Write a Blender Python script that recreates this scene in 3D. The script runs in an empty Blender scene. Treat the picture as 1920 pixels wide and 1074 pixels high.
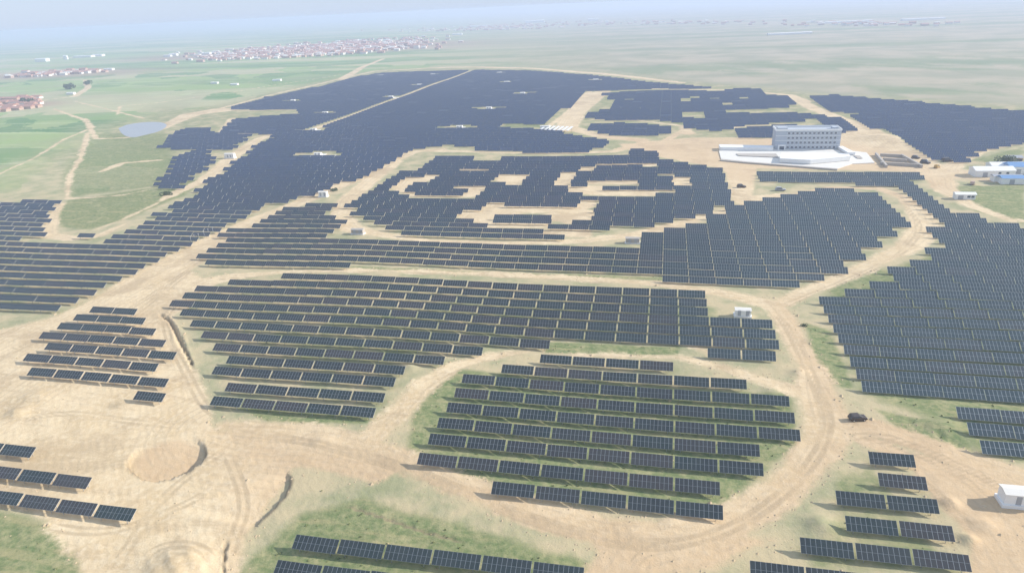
import bpy, bmesh, math, random
import numpy as np
from mathutils import Matrix, Vector
random.seed(7); rng = np.random.default_rng(7)
sc = bpy.context.scene

# ------------------------------------------------------------------ camera
CAM_H = 100.0
F_PX, CX, CY = 1285.925, 960.0, 537.0
def _unit(v): return v / np.linalg.norm(v)
_Y = _unit(np.array([1257 - CX, -(-1 - CY), F_PX]))
_X = -_unit(np.array([-5037 - CX, -(300 - CY), F_PX]))
_X = _unit(_X - _X.dot(_Y) * _Y)
_Z = np.cross(_X, _Y); _Z = -_Z if _Z[1] < 0 else _Z
RW = np.array([_X, _Y, _Z])                 # world = RW @ (right, up, forward)
cam_d = bpy.data.cameras.new("camera"); cam = bpy.data.objects.new("camera", cam_d)
sc.collection.objects.link(cam); sc.camera = cam
cam_d.sensor_width = 36; cam_d.lens = 36 * F_PX / 1920
cam_d.clip_start = 0.5; cam_d.clip_end = 200000
_m = Matrix.Identity(4)
for i in range(3):
    _m[i][0] = RW[i, 0]; _m[i][1] = RW[i, 1]; _m[i][2] = -RW[i, 2]
_m[2][3] = CAM_H
cam.matrix_world = _m

# ------------------------------------------------------------------ light
SUN_EL, SUN_AZ = math.radians(28), math.radians(74)      # azimuth clockwise from +Y
world = bpy.data.worlds.new("World"); sc.world = world; world.use_nodes = True
wn = world.node_tree; bg = wn.nodes["Background"]
sky = wn.nodes.new("ShaderNodeTexSky"); sky.sky_type = 'NISHITA'; sky.sun_disc = False
sky.sun_elevation = SUN_EL; sky.sun_rotation = SUN_AZ; sky.air_density = 1.0; sky.dust_density = 0.6; sky.ozone_density = 1.5
hz_mix = wn.nodes.new("ShaderNodeMix"); hz_mix.data_type = 'RGBA'; hz_mix.inputs[0].default_value = 0.86
wn.links.new(sky.outputs[0], hz_mix.inputs[6]); hz_mix.inputs[7].default_value = (3.10, 3.75, 4.90, 1)      # milky white-blue air of a hazy day
wn.links.new(hz_mix.outputs[2], bg.inputs[0]); bg.inputs[1].default_value = 0.15
sd_ = Vector((math.cos(SUN_EL) * math.sin(SUN_AZ), math.cos(SUN_EL) * math.cos(SUN_AZ), math.sin(SUN_EL)))
sun_d = bpy.data.lights.new("sun", 'SUN'); sun_d.energy = 4.8; sun_d.angle = math.radians(0.6); sun_d.color = (1, 0.95, 0.87)
sun = bpy.data.objects.new("sun", sun_d); sc.collection.objects.link(sun)
sun.rotation_euler = (-sd_).to_track_quat('-Z', 'Y').to_euler(); sun.location = sd_ * 300
sc.view_settings.view_transform = 'Standard'; sc.view_settings.look = 'None'
sc.view_settings.exposure = 0.36; sc.view_settings.gamma = 1
sc.cycles.max_bounces = 6; sc.cycles.volume_bounces = 1; sc.cycles.use_denoising = True

# ------------------------------------------------------------------ helpers
def at(x, y, z=0.0):
    """ground position seen at photo pixel x, y (plane at height z)"""
    w = RW @ np.array([x - CX, -(y - CY), F_PX]); t = -(CAM_H - z) / w[2]
    return np.array([w[0] * t, w[1] * t])
def W(pts, z=0.0): return np.array([at(p[0], p[1], z) for p in pts])
def proj(X, Y, z):
    P = np.stack([X, Y, z - CAM_H]); c = RW.T @ P
    return CX + F_PX * c[0] / c[2], CY - F_PX * c[1] / c[2]
def inpoly(X, Y, V):
    r = np.zeros(X.shape, bool); n = len(V); j = n - 1
    for i in range(n):
        xi, yi = V[i]; xj, yj = V[j]
        if yi != yj:
            r ^= ((yi > Y) != (yj > Y)) & (X < (xj - xi) * (Y - yi) / (yj - yi) + xi)
        j = i
    return r
def seg_d(X, Y, a, b):
    d = b - a; L = max(d.dot(d), 1e-9)
    t = np.clip(((X - a[0]) * d[0] + (Y - a[1]) * d[1]) / L, 0, 1)
    dx = X - a[0] - t * d[0]; dy = Y - a[1] - t * d[1]
    return np.hypot(dx, dy), t, (d[0] * dy - d[1] * dx)
def sd_poly(X, Y, V):
    D = np.full(X.shape, 1e9)
    for i in range(len(V)):
        d, _, _ = seg_d(X, Y, V[i - 1], V[i]); D = np.minimum(D, d)
    return np.where(inpoly(X, Y, V), D, -D)
def sd_line(X, Y, V, w):
    D = np.full(X.shape, -1e9)
    for i in range(len(V) - 1):
        d, t, _ = seg_d(X, Y, V[i], V[i + 1])
        D = np.maximum(D, (w[i] * (1 - t) + w[i + 1] * t) / 2 - d)
    return D
def line_dist(X, Y, V):
    D = np.full(X.shape, 1e9); S = np.zeros(X.shape)
    for i in range(len(V) - 1):
        d, t, s = seg_d(X, Y, V[i], V[i + 1]); m = d < D
        D = np.where(m, d, D); S = np.where(m, np.sign(s), S)
    return D, S
def taper(X, Y, V, R):
    """0 at (and beyond) both ends of the polyline, 1 from R metres inside it"""
    best = np.full(X.shape, 1e9); S = np.zeros(X.shape); run = 0.0
    for i in range(len(V) - 1):
        d, t, _ = seg_d(X, Y, V[i], V[i + 1]); L = np.linalg.norm(V[i + 1] - V[i]); m = d < best
        best = np.where(m, d, best); S = np.where(m, run + t * L, S); run += L
    return sstep(0, R, S) * sstep(0, R, run - S)
def chaikin(pts, n=2):
    P = np.array(pts, float)
    for _ in range(n):
        Q = [P[0]]
        for a, b in zip(P[:-1], P[1:]): Q += [a * .75 + b * .25, a * .25 + b * .75]
        P = np.array(Q + [P[-1]])
    return P
def sstep(a, b, x):
    t = np.clip((x - a) / (b - a), 0, 1); return t * t * (3 - 2 * t)
def link(o): sc.collection.objects.link(o); return o
def tag(o, label=None, cat=None, group=None, kind=None):
    for k, v in (('label', label), ('category', cat), ('group', group), ('kind', kind)):
        if v: o[k] = v
    return o
def empty(name, loc, rz=0.0):
    o = bpy.data.objects.new(name, None); link(o); o.location = loc; o.rotation_euler = (0, 0, rz); o.empty_display_size = 0.5
    return o
class MB:
    def __init__(s): s.v = []; s.f = []; s.m = []
    def quad(s, pts, mi=0):
        n = len(s.v); s.v += [tuple(p) for p in pts]; s.f.append(tuple(range(n, n + len(pts)))); s.m.append(mi)
    def box(s, x0, x1, y0, y1, z0, z1, mi=0):
        n = len(s.v)
        s.v += [(x0, y0, z0), (x1, y0, z0), (x1, y1, z0), (x0, y1, z0), (x0, y0, z1), (x1, y0, z1), (x1, y1, z1), (x0, y1, z1)]
        for f in ((0, 3, 2, 1), (4, 5, 6, 7), (0, 1, 5, 4), (1, 2, 6, 5), (2, 3, 7, 6), (3, 0, 4, 7)):
            s.f.append(tuple(n + i for i in f)); s.m.append(mi)
    def gable(s, x0, x1, y0, y1, z0, z1, mi=0):
        """ridge along x"""
        n = len(s.v); ym = (y0 + y1) / 2
        s.v += [(x0, y0, z0), (x1, y0, z0), (x1, y1, z0), (x0, y1, z0), (x0, ym, z1), (x1, ym, z1)]
        for f in ((0, 3, 2, 1), (0, 1, 5, 4), (2, 3, 4, 5), (1, 2, 5), (3, 0, 4)):
            s.f.append(tuple(n + i for i in f)); s.m.append(mi)
    def prism(s, pts, y0, y1, mi=0):
        """outline pts (x,z) extruded along y"""
        n = len(s.v); k = len(pts)
        s.v += [(x, y0, z) for x, z in pts] + [(x, y1, z) for x, z in pts]
        s.f.append(tuple(n + i for i in range(k))); s.m.append(mi)
        s.f.append(tuple(n + k + i for i in reversed(range(k)))); s.m.append(mi)
        for i in range(k):
            j = (i + 1) % k; s.f.append((n + i, n + k + i, n + k + j, n + j)); s.m.append(mi)
    def build(s, name, mats, parent=None, bevel=0):
        me = bpy.data.meshes.new(name); me.from_pydata(s.v, [], s.f)
        for m in (mats if isinstance(mats, (list, tuple)) else [mats]): me.materials.append(m)
        me.polygons.foreach_set('material_index', s.m)
        bm = bmesh.new(); bm.from_mesh(me); bmesh.ops.recalc_face_normals(bm, faces=bm.faces)
        if bevel: bmesh.ops.bevel(bm, geom=list(bm.edges), offset=bevel, segments=1, affect='EDGES')
        bm.to_mesh(me); bm.free(); me.update()
        o = bpy.data.objects.new(name, me); link(o)
        if parent: o.parent = parent
        return o

# ------------------------------------------------------------------ materials
class N:
    def __init__(s, name):
        s.m = bpy.data.materials.new(name); s.m.use_nodes = True; s.t = s.m.node_tree; s.b = s.t.nodes['Principled BSDF']
    def n(s, typ, **kw):
        o = s.t.nodes.new('ShaderNode' + typ)
        for k, v in kw.items():
            if k.startswith('i_'):
                key = k[2:]; o.inputs[int(key) if key.isdigit() else key.replace('_', ' ')].default_value = v
            else: setattr(o, k, v)
        return o
    def l(s, a, b): s.t.links.new(a, b)
    def math(s, op, a, b=None, c=None, clamp=False):
        o = s.n('Math', operation=op, use_clamp=clamp)
        for i, x in enumerate((a, b, c)):
            if x is None: continue
            if isinstance(x, (int, float)): o.inputs[i].default_value = x
            else: s.l(x, o.inputs[i])
        return o.outputs[0]
    def mix(s, f, a, b, blend='MIX'):
        o = s.n('Mix', data_type='RGBA', blend_type=blend)
        for i, x in ((0, f), (6, a), (7, b)):
            if isinstance(x, (int, float)): o.inputs[i].default_value = x
            elif isinstance(x, tuple): o.inputs[i].default_value = (*x, 1)
            else: s.l(x, o.inputs[i])
        return o.outputs[2]
    def noise(s, vec, scale, detail=3, rough=0.55, dist=0.0):
        o = s.n('TexNoise'); o.inputs['Scale'].default_value = scale; o.inputs['Detail'].default_value = detail
        o.inputs['Roughness'].default_value = rough; o.inputs['Distortion'].default_value = dist
        s.l(vec, o.inputs['Vector']); return o.outputs[0]
    def attr(s, name): return s.n('Attribute', attribute_name=name).outputs['Fac']
    def remap(s, x, a, b, c=0.0, d=1.0):
        o = s.n('MapRange', interpolation_type='SMOOTHSTEP'); s.l(x, o.inputs[0])
        for i, v in ((1, a), (2, b), (3, c), (4, d)): o.inputs[i].default_value = v
        return o.outputs[0]
def simple(name, col, rough=0.7, metal=0.0, var=0.12, scale=0.6):
    k = N(name); tc = k.n('TexCoord').outputs['Object']; nz = k.noise(tc, scale, 4)
    dark = tuple(c * (1 - var) for c in col); lite = tuple(min(1, c * (1 + var)) for c in col)
    k.l(k.mix(nz, dark, lite), k.b.inputs['Base Color']); k.b.inputs['Roughness'].default_value = rough; k.b.inputs['Metallic'].default_value = metal
    return k.m

def ground_material():
    k = N('ground'); tc = k.n('TexCoord').outputs['Object']
    def warp(sx, sy, rot):
        mp = k.n('Mapping'); k.l(tc, mp.inputs[0]); mp.inputs['Rotation'].default_value = (0, 0, rot); mp.inputs['Scale'].default_value = (sx, sy, 1); return mp.outputs[0]
    n_big = k.noise(tc, 0.012, 4); n_mid = k.noise(tc, 0.07, 5, 0.6); n_fine = k.noise(tc, 0.6, 5, 0.65); n_str = k.noise(warp(0.05, 0.4, 0.6), 1.0, 5, 0.6)
    n_str2 = k.noise(warp(0.45, 0.05, -0.35), 1.0, 4, 0.6)
    # bare soil
    soil = k.mix(k.remap(n_mid, .3, .7), (0.575, 0.43, 0.25), (0.69, 0.54, 0.34))
    soil = k.mix(k.remap(n_str, .5, .68, 0, .5), soil, (0.47, 0.345, 0.205))
    soil = k.mix(k.remap(n_fine, .4, .72, 0, .45), soil, (0.78, 0.665, 0.47))
    soil = k.mix(k.remap(k.noise(tc, .03, 6, .7, .6), .5, .62, 0, .6), soil, (0.44, 0.325, 0.195))
    soil = k.mix(k.remap(k.noise(tc, 2.2, 3, .7), .58, .72, 0, .4), soil, (0.40, 0.30, 0.19))
    warm = k.attr('warm'); soil = k.mix(k.math('MULTIPLY', warm, .75), soil, (0.53, 0.365, 0.215))
    rut = k.attr('rut'); rw = k.math('SINE', k.math('MULTIPLY', rut, 2.6)); rw = k.math('MULTIPLY', k.remap(rw, .2, .95), k.remap(n_str2, .38, .55))
    soil = k.mix(k.math('MULTIPLY', rw, .28), soil, (0.42, 0.32, 0.21))
    tk = k.math('MULTIPLY', k.remap(k.attr('track'), .75, .25), k.remap(n_mid, .36, .56)); soil = k.mix(k.math('MULTIPLY', tk, .45), soil, (0.36, 0.265, 0.16))
    # grassy ground
    g = k.mix(k.remap(n_fine, .3, .7), (0.145, 0.19, 0.075), (0.29, 0.29, 0.14))
    g = k.mix(k.remap(n_str, .5, .7, 0, .6), g, (0.39, 0.33, 0.17)); g = k.mix(k.remap(k.noise(tc, .16, 5, .7), .5, .68, 0, .6), g, (0.43, 0.37, 0.20)); g = k.mix(k.remap(k.noise(tc, 1.6, 4, .7), .55, .7, 0, .55), g, (0.10, 0.14, 0.06))
    veg = k.attr('veg'); vn = k.math('ADD', k.math('MULTIPLY', n_mid, .9), k.math('MULTIPLY', n_fine, .5))
    vmask = k.remap(k.math('ADD', veg, k.math('SUBTRACT', vn, .70)), .25, .75)
    pale = k.mix(k.remap(n_mid, .35, .65), (0.51, 0.415, 0.25), (0.36, 0.34, 0.20))
    base = k.mix(vmask, pale, g)
    # farmland parcels
    vor = k.n('TexVoronoi'); k.l(warp(0.0022, 0.011, 0.30), vor.inputs['Vector']); vor.inputs['Scale'].default_value = 1.0
    sep = k.n('SeparateColor'); k.l(vor.outputs['Color'], sep.inputs[0])
    pc = k.mix(sep.outputs[0], (0.11, 0.22, 0.08), (0.30, 0.38, 0.15)); pc = k.mix(k.remap(sep.outputs[1], .55, .8, 0, .75), pc, (0.50, 0.44, 0.27))
    lines = k.noise(warp(0.003, 0.075, 0.30), 1.0, 3, .6); pc = k.mix(k.remap(lines, .55, .68, 0, .55), pc, (0.52, 0.54, 0.32))
    pc = k.mix(k.remap(n_big, .4, .7, 0, .4), pc, (0.33, 0.32, 0.2))
    base = k.mix(k.attr('field'), base, pc)
    # plain
    pl = k.mix(k.remap(n_big, .35, .65), (0.30, 0.29, 0.19), (0.42, 0.36, 0.25)); pl = k.mix(k.remap(k.noise(warp(.0007, .006, .1), 1, 4), .45, .65, 0, .6), pl, (0.15, 0.22, 0.10))
    base = k.mix(k.attr('plain'), base, pl)
    # red brown town soil
    base = k.mix(k.attr('town'), base, (0.38, 0.25, 0.19))
    dn = k.math('ADD', k.attr('dirt'), k.math('ADD', k.math('MULTIPLY', k.math('SUBTRACT', n_mid, .5), 9.0), k.math('MULTIPLY', k.math('SUBTRACT', n_fine, .5), 3.5)))
    dm = k.remap(dn, -1.0, 1.6)
    col = k.mix(dm, base, soil)
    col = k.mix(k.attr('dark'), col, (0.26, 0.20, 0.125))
    k.l(col, k.b.inputs['Base Color']); k.b.inputs['Roughness'].default_value = 0.95
    k.b.inputs['Specular IOR Level'].default_value = 0.15
    bp = k.n('Bump'); bp.inputs['Strength'].default_value = 0.5; bp.inputs['Distance'].default_value = 0.35
    k.l(k.math('ADD', n_fine, k.math('MULTIPLY', k.noise(tc, 2.5, 4, .7), .6)), bp.inputs['Height']); k.l(bp.outputs[0], k.b.inputs['Normal'])
    return k.m

def panel_material():
    k = N('solar_glass'); uv = k.n('UVMap', uv_map='UVMap').outputs[0]; sp = k.n('SeparateXYZ'); k.l(uv, sp.inputs[0])
    u, v = sp.outputs[0], sp.outputs[1]
    def lines(c, n, w):      # 1 on lines
        fr = k.math('FRACT', k.math('MULTIPLY', c, n)); e = k.math('MINIMUM', fr, k.math('SUBTRACT', 1.0, fr)); return k.math('LESS_THAN', e, w)
    frame = k.math('MAXIMUM', lines(u, 1, .04), k.math('MULTIPLY', lines(v, 1, .022), .55))
    cell = k.math('MAXIMUM', lines(u, 6, .035), lines(v, 10, .03))
    oi = k.n('ObjectInfo'); oc = k.n('SeparateColor'); k.l(oi.outputs['Color'], oc.inputs[0]); rnd = oi.outputs['Random']; at_ = k.attr('tint'); r = k.math('FRACT', k.math('ADD', rnd, at_))
    tc = k.n('NewGeometry').outputs['Position']; nz = k.noise(tc, 0.035, 3); nz2 = k.noise(tc, 0.9, 2)
    cb = k.n('CombineXYZ'); k.l(k.math('FLOOR', u), cb.inputs[0]); k.l(k.math('FLOOR', v), cb.inputs[1]); k.l(r, cb.inputs[2]); wnz = k.n('TexWhiteNoise', noise_dimensions='3D'); k.l(cb.outputs[0], wnz.inputs['Vector']); mod = wnz.outputs['Value']
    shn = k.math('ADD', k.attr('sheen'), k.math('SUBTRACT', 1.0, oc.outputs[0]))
    c = k.mix(k.remap(nz, .38, .62), (0.012, 0.019, 0.020), (0.013, 0.030, 0.026))
    c = k.mix(k.remap(r, .5, .95, 0, .8), c, (0.046, 0.034, 0.032))
    c = k.mix(k.math('MULTIPLY', k.attr('blue'), .85), c, (0.006, 0.042, 0.135))  # haze blue painted onto the far glass
    c = k.mix(k.math('MULTIPLY', nz2, .3), c, (0.04, 0.048, 0.055))
    c = k.mix(k.math('MULTIPLY', cell, .16), c, (0.20, 0.22, 0.25))
    c = k.mix(k.math('MULTIPLY', shn, k.math('ADD', .45, k.math('MULTIPLY', mod, .5))), c, (0.062, 0.098, 0.112))  # painted sky sheen lightens the glass
    c = k.mix(k.math('MULTIPLY', mod, .45), c, (0.040, 0.050, 0.048))
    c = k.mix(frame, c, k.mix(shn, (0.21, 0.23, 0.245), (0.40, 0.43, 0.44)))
    k.l(c, k.b.inputs['Base Color']); k.b.inputs['Roughness'].default_value = 0.16; k.b.inputs['Specular IOR Level'].default_value = 0.5
    k.l(k.math('ADD', k.math('MULTIPLY', frame, .35), k.math('ADD', .10, k.math('MULTIPLY', r, .18))), k.b.inputs['Roughness'])
    return k.m
M_GROUND = ground_material(); M_PANEL = panel_material()
M_STEEL = simple('galvanised_steel', (0.50, 0.51, 0.52), .45, .6)
M_BACK = simple('white_backsheet', (0.62, 0.63, 0.65), .6)
M_WHITE = simple('white_paint', (0.80, 0.79, 0.76), .6, 0, .06)
M_CREAM = simple('cream_concrete', (0.70, 0.665, 0.60), .8, 0, .08, .2)
M_GREYW = simple('pale_grey_render', (0.42, 0.45, 0.49), .8, 0, .06)
M_GLASSD = simple('dark_window_glass', (0.06, 0.08, 0.11), .15, 0, .1)
M_BLUE = simple('blue_roof_sheet', (0.16, 0.30, 0.52), .5)
M_GREY = simple('grey_sheet', (0.35, 0.36, 0.38), .6)
M_RED = simple('red_roof_tile', (0.44, 0.24, 0.18), .85)
M_BRICK = simple('brick_wall', (0.48, 0.34, 0.26), .9)
M_DARK = simple('dark_car_paint', (0.060, 0.043, 0.034), .35)
M_TYRE = simple('tyre_rubber', (0.02, 0.02, 0.02), .9)
M_FOUND = simple('foundation_concrete', (0.42, 0.38, 0.33), .9)
M_LEAF = simple('leaf_green', (0.055, 0.085, 0.035), .8)
M_BARK = simple('bark', (0.12, 0.09, 0.06), .9)
M_ORANGE = simple('yellow_machine_paint', (0.45, 0.27, 0.05), .5)
kw = N('pond_water'); kw.b.inputs['Base Color'].default_value = (0.33, 0.34, 0.34, 1); kw.b.inputs['Roughness'].default_value = .35; M_WATER = kw.m

# ------------------------------------------------------------------ ground relief
FEAT_SCARP = [   # (pixels, drop, fade distance, side that is low)
    ([(540, 880), (546, 900), (536, 925), (508, 955), (490, 970), (470, 990)], .85, 12.0, -1),
]
PIT = [(234, 867), (243, 880), (262, 894), (290, 899), (318, 893), (350, 880), (378, 862), (387, 848), (384, 832), (372, 822), (345, 815), (300, 822), (255, 842)]
FEAT_TRENCH = [([(296, 588), (318, 600), (328, 622), (340, 645), (352, 665), (364, 690)], 1.25, 1.2), ([(640, 945), (720, 972), (800, 1000), (880, 1022)], .8, .22), ([(420, 1008), (419, 1084)], .8, .5), ([(1660, 770), (1800, 835), (1846, 852)], 1.0, .4)]
FEAT_MOUND = [((335, 1062), 7.0, 1.8), ((1540, 985), 3.2, 1.1), ((1500, 700), 2.5, .9), ((35, 775), 3.0, .9), ((1780, 945), 1.6, 1.0), ((1815, 1015), 1.8, 1.1), ((1770, 800), 4, .8),
    ((1660, 262), 16, 2.2), ((1130, 185), 14, 2.0), ((1255, 970), 2.5, .4), ((70, 745), 5, .6), ((600, 830), 3, .4), ((1448, 735), 2.2, .6), ((1520, 640), 2, .7), ((1845, 985), 2.5, .6), ((770, 690), 2.5, .7)]
def hs(x, y):
    return .45 * np.sin(x / 41 + 1.3) * np.sin(y / 57 + .4) + .25 * np.sin(x / 19 + y / 31) 
def height(x, y):
    h = hs(x, y)
    h = h + .07 * np.sin(x / 2.9 + 2 * np.sin(y / 5.1)) * np.sin(y / 3.7 + 1.5 * np.sin(x / 6.3)) + .035 * np.sin(x * 1.9 + 2 * np.sin(y / 1.3)) * np.sin(y * 1.3 + x * .7)
    for pts, amp, fade, side in FEAT_SCARP:
        V = chaikin(W(pts), 1); D, S = line_dist(x, y, V); tp = taper(x, y, V, 2.5); D = D + .5 * np.sin(x * 1.3) * np.sin(y * 1.7)
        h = h - tp * amp * np.where(S == side, np.exp(-np.maximum(D - .2, 0) / fade) * sstep(0.0, .5, D), 0)
    V = W(PIT); dd = sd_poly(x, y, V) + .22 * np.sin(x * 1.7) * np.sin(y * 2.1) + .1 * np.sin(x * 4.1 + y * 3.3); c = V.mean(0)
    rmp = np.clip(.5 + ((x - c[0]) * .6 - (y - c[1]) * 1.1) / 20, 0, 1)
    h = h - 2.8 * rmp * sstep(0, .55, dd)
    for pts, w, dep in FEAT_TRENCH:
        V = W(pts); D, S = line_dist(x, y, V); D = D + .5 * np.sin(x * 1.1 + 1) * np.sin(y * 1.3) + .12 * np.sin(x * 3.1 + y * 1.7); w = w * (1 + .4 * np.sin(y * .31 + x * .5))
        tp = taper(x, y, V, 4.0); h = h + tp * (-dep * (1 - sstep(w * .2, w * .55, D)) + .18 * dep * np.exp(-((D - w) / (w * .5)) ** 2))
    for (px, py), r, a in FEAT_MOUND:
        c = at(px, py); d = np.hypot(x - c[0], (y - c[1]) * 1.2); h = h + a * np.exp(-(d / r) ** 2) * (1 + .12 * np.sin(x * 1.1) * np.sin(y * 1.4))
    return h

# ------------------------------------------------------------------ dirt roads, in photo pixels on the ground plane with widths in metres
ROADS = [
 ([(-120, 760), (0, 690), (80, 640), (200, 572), (300, 512), (400, 452), (470, 415), (560, 382), (650, 342), (725, 305), (775, 285), (830, 280)], [34, 34, 30, 22, 26, 20, 13, 12, 16, 14, 11, 8]),
 ([(800, 283), (900, 285), (1050, 287), (1150, 285), (1210, 268), (1300, 262), (1400, 262)], [9, 6, 6, 8, 14, 20, 16]),
 ([(740, 303), (690, 342), (650, 376), (640, 405), (660, 430), (720, 442), (800, 452), (960, 456), (1100, 452), (1200, 438), (1300, 412), (1390, 390), (1480, 372), (1560, 352)], [12, 12, 12, 11, 12, 8, 5.5, 5.5, 7, 9, 9, 10, 13, 9]),
 ([(1570, 350), (1650, 352), (1700, 372), (1728, 400), (1735, 430), (1705, 463), (1650, 490), (1570, 522), (1500, 550), (1450, 572)], [5, 6, 9, 13, 14, 11, 9, 7.5, 7, 8]),
 ([(350, 535), (440, 517), (540, 510), (700, 510), (900, 512), (1100, 522), (1250, 532), (1350, 548), (1450, 568)], [16, 8, 4, 4, 5, 6, 6, 8, 9]),
 ([(1450, 568), (1475, 600), (1500, 650), (1520, 700), (1540, 750), (1555, 790), (1540, 835), (1500, 885), (1450, 930), (1390, 968), (1330, 998), (1250, 1012), (1150, 1000), (1050, 975), (950, 945), (860, 910), (780, 872), (700, 840), (600, 815), (500, 806), (420, 796)], [8, 8.5, 8, 9, 12, 13, 11, 9, 9.5, 10, 12, 12, 11, 10, 9, 8, 8.5, 9, 9, 10, 6]),
 ([(690, 830), (750, 775), (800, 720), (850, 690), (920, 668), (1000, 656)], [9, 9, 9, 6, 4.5, 3]),
 ([(1000, 662), (1270, 668), (1340, 685), (1430, 712), (1520, 745)], [1.5, 3, 5, 6, 6]),
 ([(1550, 800), (1640, 800), (1720, 830), (1800, 862), (1900, 895), (2100, 950)], [8, 9, 9, 10, 11, 16]),
 ([(1620, 825), (1720, 870), (1800, 950), (1850, 1010), (1900, 1090), (1950, 1200)], [6, 6, 9, 9, 10, 12]),
 ([(1250, 1012), (1180, 1040), (1150, 1080), (1130, 1200)], [12, 10, 10, 12]),
 ([(1490, 183), (1520, 200), (1560, 218), (1620, 243), (1690, 280), (1760, 318), (1768, 350), (1820, 385), (1900, 415)], [12, 14, 14, 18, 18, 16, 14, 7, 5]),
 ([(1770, 322), (1800, 300), (1850, 282), (1920, 264), (2100, 225)], [14, 9, 6, 6, 6]),
 ([(1740, 330), (1800, 325), (1860, 335)], [16, 26, 14]),
 ([(1060, 245), (1080, 210), (1110, 180), (1130, 172)], [20, 22, 34, 20]),
 ([(1065, 240), (1130, 256), (1200, 262)], [16, 14, 16]),
 ([(1030, 238), (1060, 214), (1105, 172)], [6, 6, 8]),
 ([(1340, 243), (1400, 236), (1470, 233)], [7, 6, 4]),
 ([(1110, 224), (1200, 226), (1280, 236), (1290, 250)], [5, 5, 6, 12]),
 ([(1240, 268), (1270, 250), (1290, 240)], [7, 8, 8]),
 ([(1120, 168), (1240, 167), (1370, 169), (1480, 178), (1510, 190)], [6, 7, 8, 10, 14]),
 ([(505, 254), (480, 264), (440, 290), (400, 325), (370, 345), (330, 362), (290, 385), (230, 412), (180, 430)], [11, 12, 13, 12, 11, 9, 4, 3, 3]),
 ([(112, 382), (95, 415), (90, 440), (140, 447), (190, 440), (235, 420)], [7, 8, 10, 7, 7, 4]),
 ([(470, 251), (414, 248), (424, 236), (435, 222)], [5, 6, 8, 8]),
 ([(395, 206), (480, 208), (560, 205), (568, 209)], [7, 6, 6, 4]),
 ([(410, 208), (360, 215), (320, 232), (310, 240), (270, 252)], [40, 30, 16, 9, 6]),
 ([(414, 204), (500, 180), (640, 148), (700, 134)], [6, 7, 8, 10]),
 ([(640, 150), (680, 126), (720, 110)], [18, 14, 10]),
 ([(700, 134), (800, 128), (900, 126), (1000, 129), (1120, 137), (1280, 155)], [12, 20, 22, 20, 18, 12]),
 ([(578, 247), (885, 134)], [9, 12]),
 ([(310, 238), (240, 258), (180, 260), (160, 225), (100, 205)], [8, 5, 6, 6, 5]),
 ([(1285, 640), (1350, 670)], [3, 3]),
 ([(-40, 345), (60, 300), (120, 262), (175, 240), (160, 222)], [3, 3, 4, 4, 4]), ([(0, 210), (70, 190), (140, 182), (165, 165), (160, 150)], [9, 9, 12, 12, 9]), ([(165, 250), (150, 300), (130, 330), (125, 372), (230, 366), (310, 350)], [6, 5, 4, 4, 3, 3]),
 ([(220, 215), (225, 200), (300, 192), (420, 176), (540, 156), (640, 140)], [4, 5, 5, 5, 6, 6]), ([(140, 190), (200, 205), (270, 222)], [4, 4, 5]), ([(190, 320), (230, 305), (300, 300)], [7, 8, 6]), ([(1770, 345), (1800, 380), (1850, 398), (1930, 418)], [3, 3, 3, 3]),
]
TRACKS = [
 [(-20, 660), (120, 640), (230, 590), (330, 520), (420, 462), (520, 408), (640, 356), (740, 306)], [(60, 760), (160, 700), (0, 700)], [(0, 720), (180, 650), (290, 560), (390, 480), (500, 420)],
 [(340, 560), (300, 600), (350, 700), (392, 780), (520, 815), (680, 850), (800, 890), (930, 950), (1080, 1000), (1230, 1024), (1340, 1006), (1430, 955), (1510, 890), (1552, 820), (1540, 750), (1500, 660), (1470, 600), (1440, 575)],
 [(400, 805), (560, 822), (700, 862), (820, 905), (960, 968), (1120, 1018), (1250, 1030), (1380, 990), (1470, 930), (1535, 850), (1560, 790), (1530, 720), (1490, 640)],
 [(690, 850), (740, 790), (800, 735), (850, 700), (930, 675), (1010, 662)], [(1560, 830), (1640, 812), (1740, 846), (1850, 900), (1960, 960)], [(1600, 826), (1700, 880), (1790, 960), (1850, 1040), (1880, 1090)], [(1580, 812), (1690, 838), (1800, 890), (1930, 1010)],
 [(1180, 1100), (1190, 1050), (1250, 1015)], [(200, 1080), (260, 990), (300, 930), (390, 860), (450, 820)], [(420, 1080), (440, 1000), (460, 940), (440, 880), (420, 830)], [(0, 800), (120, 770), (250, 790), (370, 800)], [(60, 980), (200, 1000), (330, 950), (420, 900)],
 [(1460, 575), (1560, 535), (1680, 488), (1725, 440), (1720, 405), (1660, 360)], [(380, 525), (600, 512), (900, 516), (1200, 533), (1440, 568)],
 [(240, 1074), (280, 1030), (330, 1015), (385, 1030), (410, 1074)], [(270, 1080), (300, 1045), (335, 1032), (375, 1050), (392, 1080)],
]
DIRT_POLYS = [
 [(-100, 640), (75, 600), (210, 560), (340, 480), (400, 470), (357, 505), (395, 528), (370, 560), (330, 590), (345, 650), (390, 740), (400, 795), (560, 805), (700, 825), (770, 870), (700, 905), (600, 885), (550, 880), (470, 1000), (430, 1100), (150, 1100), (120, 1010), (60, 960), (-100, 940)],
 [(1400, 262), (1580, 252), (1600, 236), (1650, 246), (1720, 288), (1770, 312), (1740, 322), (1420, 316), (1412, 368), (1480, 362), (1395, 390), (1370, 378), (1358, 318), (1250, 298), (1190, 288), (1160, 270)],
 [(1700, 840), (1790, 870), (1920, 895), (2100, 930), (2100, 1200), (1860, 1200), (1790, 1000), (1740, 900)],
 [(1060, 1000), (1300, 990), (1420, 1000), (1480, 1010), (1400, 1040), (1340, 1074), (1180, 1090), (1120, 1040)],
]
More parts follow.
